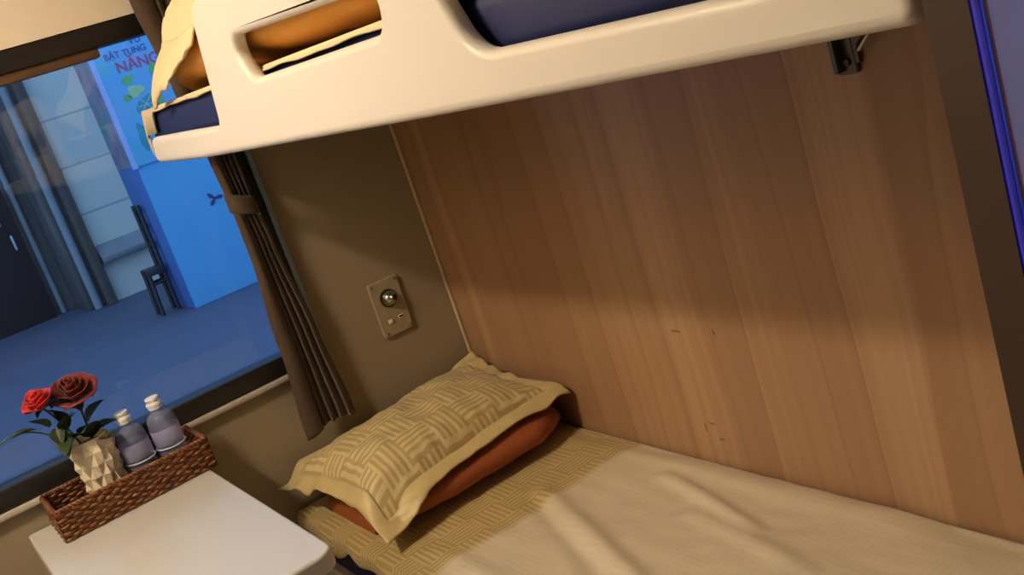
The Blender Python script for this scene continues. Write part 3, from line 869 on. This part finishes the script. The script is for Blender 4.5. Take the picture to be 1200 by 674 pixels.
# ------------------------------------------------------------------ platform outside
GZ = -.30
struct(box('ground', (-9, .12, GZ-.05), (9, 15, GZ), M['paving'], bev=0), 'blue grey station platform paving', 'ground')
struct(box('wall_platform', (.93, 9.9, GZ), (6, 10.3, 5.0), M['blockwall'], bev=0), 'pale block wall across the platform', 'wall')
struct(box('wall_recess', (-6, 10.75, GZ), (.93, 11.1, 5.0), M['oldwall'], bev=0), 'grey stained wall set back beside the pale wall', 'wall')
dr = MB().box((-1.6, 10.60, GZ), (.47, 10.72, 1.25), .01).build('door_2', M['opening_shade']); struct(dr, 'near-black panel standing for the dark opening in the stained wall', 'door')
m = MB().box((.93-.22, 10.0, GZ), (.93, 10.74, 5.0), .02); struct(m.build('trim_2', M['oldwall']), 'stained pilaster beside the pale wall', 'trim')
def pipe(x, y, r, mat, label):
    p = empty('drainpipe', (x, y, GZ), label, 'pipe')
    MB().tube([(x, y, GZ+.005), (x, y, 4.6)], r, 16).build('pipe', M[mat], p)
    MB().lathe([(r+.001, 0), (r+.008, 0), (r+.008, .05), (r+.001, .05)], (x, y, 1.22), 16).build('collar', M[mat], p)
pipe(.80, 9.86, .046, 'pipe', 'pale grey drainpipe on the station wall')
pipe(.945, 9.82, .062, 'pipe_dark', 'rusty brown drainpipe beside the pale block wall')
pipe(.56, 10.69, .035, 'pipe', 'thin grey drainpipe by the dark opening')
lg = MB().prism([(9.885, .36), (9.885, .14), (9.78, .14), (9.76, .17), (9.76, .22), (9.82, .24)], 0, 1.02, 1.62, .008).build('wall_shelf', M['ledge'])
tag(lg, 'grey concrete ledge low on the pale wall behind the chair', 'ledge')
g = 0
for (x, z0, z1, lb) in ((.205, .83, 1.18, 'longest of the shiny pale strips, leftmost in the dark opening'), (.30, .87, 1.12, 'middle shiny pale strip in the dark opening across the platform'), (.36, .57, .74, 'short low shiny pale strip nearest the thin grey drainpipe')):
    o = MB().box((x-.012, 10.56, z0), (x+.012, 10.566, z1), .002).build('hanging_strip', M['strip'])
    tag(o, lb, 'strip', 'strips hanging in the dark opening')

BX, BY = 1.178, 7.40
SB = empty('station_booth', (BX+1.1, BY+.35, GZ), 'tall sky blue booth on the platform beyond the window', 'booth')
MB().box((BX, BY, GZ), (BX+2.2, BY+.72, 4.4), .01).build('booth_wall', M['booth'], SB)
MB().box((BX-.006, BY+.02, GZ), (BX-.0005, BY+.71, 1.09), .001).build('side_panel', M['booth_base'], SB)
MB().box((BX-.008, BY+.004, 1.095), (BX-.0005, BY+.715, 4.2), .001).build('side_print', M['banner_side'], SB)['label'] = 'mottled violet printed side of the booth'
BN = empty('advertising_banner', (BX+1, BY-.02, 1.09), 'blue printed banner with red and navy lettering on the booth', 'banner')
MB().box((BX+.004, BY-.030, 1.09), (BX+2.0, BY-.0004, 4.0), .003).build('banner_panel', M['banner'], BN)
MB().box((BX-.045, BY-.034, 1.075), (BX+.004, BY-.002, 4.0), .004).build('banner_edge', M['banner_edge'], BN)
def put_text(s, x, z, size, mat):
    me = text_mesh(s, size)
    me.transform(Matrix(((1, 0, 0, x), (0, 0, -1, BY-.033), (0, 1, 0, z), (0, 0, 0, 1))))
    return link_mesh('lettering', me, M[mat], BN, smooth=False)
def words(ws, x, z, size, mat, gap):
    for t in ws:
        o = put_text(t, x, z, size, mat)
        x = max(v.co.x for v in o.data.vertices)+gap
words(('NĂNG', 'LƯ'), BX+.155, 1.905, .135, 'print_red', .035)
words(('BẬT', 'TUNG'), BX+.09, 2.035, .078, 'print_navy', .022)
words(('VƯ',), BX+.345, 2.115, .085, 'print_navy', .02)
def blob(cx, cz, rx, rz, mat, rot=0, ph=0):
    m = MB(); pts = []
    for k in range(28):
        a = 2*pi*k/28; q = 1+.14*sin(3*a+ph)+.08*sin(5*a+2*ph)
        px, pz = rx*q*cos(a), rz*q*sin(a)
        pts.append((cx+px*cos(rot)-pz*sin(rot), cz+px*sin(rot)+pz*cos(rot)))
    m.prism(pts, 1, BY-.0335, BY-.029)
    return m.build('printed_motif', M[mat], BN, smooth=False)
blob(BX+.21, 1.83, .055, .04, 'print_green', .5, 1); blob(BX+.24, 1.72, .075, .05, 'print_lime', .2, 2)
blob(BX+.15, 1.68, .035, .035, 'print_green', .5, 3); blob(BX+.47, 1.86, .05, .05, 'print_green', .3, 4)
blob(BX+.30, 1.57, .10, .09, 'print_teal', .1, 5); blob(BX+.16, 1.32, .05, .12, 'print_teal', 0, 2); blob(BX+.26, 1.17, .07, .06, 'print_green', .4, 1); blob(BX+.40, 1.57, .05, .10, 'print_green', .1, 0)
m = MB()
for (a, b) in (((.22, 1.52), (.36, 1.66)), ((.36, 1.66), (.37, 1.52)), ((.25, 1.64), (.35, 1.50)), ((.21, 1.58), (.38, 1.58))):
    m.tube([(BX+a[0], BY-.034, a[1]), (BX+b[0], BY-.034, b[1])], .004, 6)
m.build('printed_motif', M['print_line'], BN)
PW = empty('wall_pinwheel', (1.73, BY, .59), 'small navy three-bladed pinwheel on the sky blue booth wall', 'ornament')
for a in (R(135), R(225), R(0)):
    c, s_ = cos(a), sin(a)
    pts = [(1.73+c*d-s_*w_, .59+s_*d+c*w_) for d, w_ in ((.012, -.008), (.045, -.020), (.075, -.012), (.08, .004), (.045, .018), (.012, .008))]
    MB().prism(pts, 1, BY-.010, BY-.001, .0015).build('blade', M['navy_mark'], PW)
MB().tube([(1.73, BY-.014, .59), (1.73, BY-.001, .59)], .014, 14).build('hub', M['navy_mark'], PW)

# chair beside the booth, facing left along the platform
CH = empty('wooden_chair', (1.03, 7.80, GZ), 'dark wooden chair with tall back beside the blue booth', 'chair')
cy0, cy1 = 7.74, 7.92
SZ = GZ+.44
def bar(p, q, w_):
    p, q = V(p), V(q); return MB().tube([p, q], w_, 4)
for y in (cy0, cy1):
    bar((.955, y, GZ+.004), (.975, y, SZ), .021).build('leg', M['chair_wood'], CH)
    bar((1.115, y, GZ+.004), (1.125, y, SZ+.61), .020).build('back_leg', M['chair_wood'], CH)
    bar((.965, y, SZ-.13), (1.118, y, SZ-.13), .013).build('stretcher', M['chair_wood'], CH)
MB().box((.953, cy0-.02, SZ-.05), (1.135, cy1+.02, SZ+.015), .008).build('seat', M['chair_wood'], CH)
for z in (.20, .38, .55): MB().box((1.115, cy0, SZ+z), (1.135, cy1, SZ+z+.05), .006).build('back_slat', M['chair_wood'], CH)

# ------------------------------------------------------------------ sky light
wd = bpy.data.worlds.new('dusk'); SC.world = wd; wd.use_nodes = True
bg = wd.node_tree.nodes['Background']; bg.inputs[0].default_value = (.36, .60, 1.0, 1); bg.inputs[1].default_value = 1.4

# ------------------------------------------------------------------ camera
cam = bpy.data.cameras.new('camera'); co = bpy.data.objects.new('camera', cam); COL.objects.link(co)
cam.sensor_width = 36; cam.lens = 1233.3427*36/1200; cam.clip_start = .02
RT = ((0.78057133, -0.54365504, -0.30846005), (-0.39430722, -0.04536384, -0.91785834), (0.48500538, 0.83808193, -0.24977682))
rx, dn, fw = map(V, RT)
mw = Matrix((( rx.x, -dn.x, -fw.x, -1.2), (rx.y, -dn.y, -fw.y, -2.385504), (rx.z, -dn.z, -fw.z, 1.42), (0, 0, 0, 1)))
co.matrix_world = mw
SC.camera = co

SC.view_settings.view_transform = 'Standard'; SC.view_settings.look = 'None'
SC.view_settings.exposure = 0; SC.view_settings.gamma = 1; SC.view_settings.use_curve_mapping = False
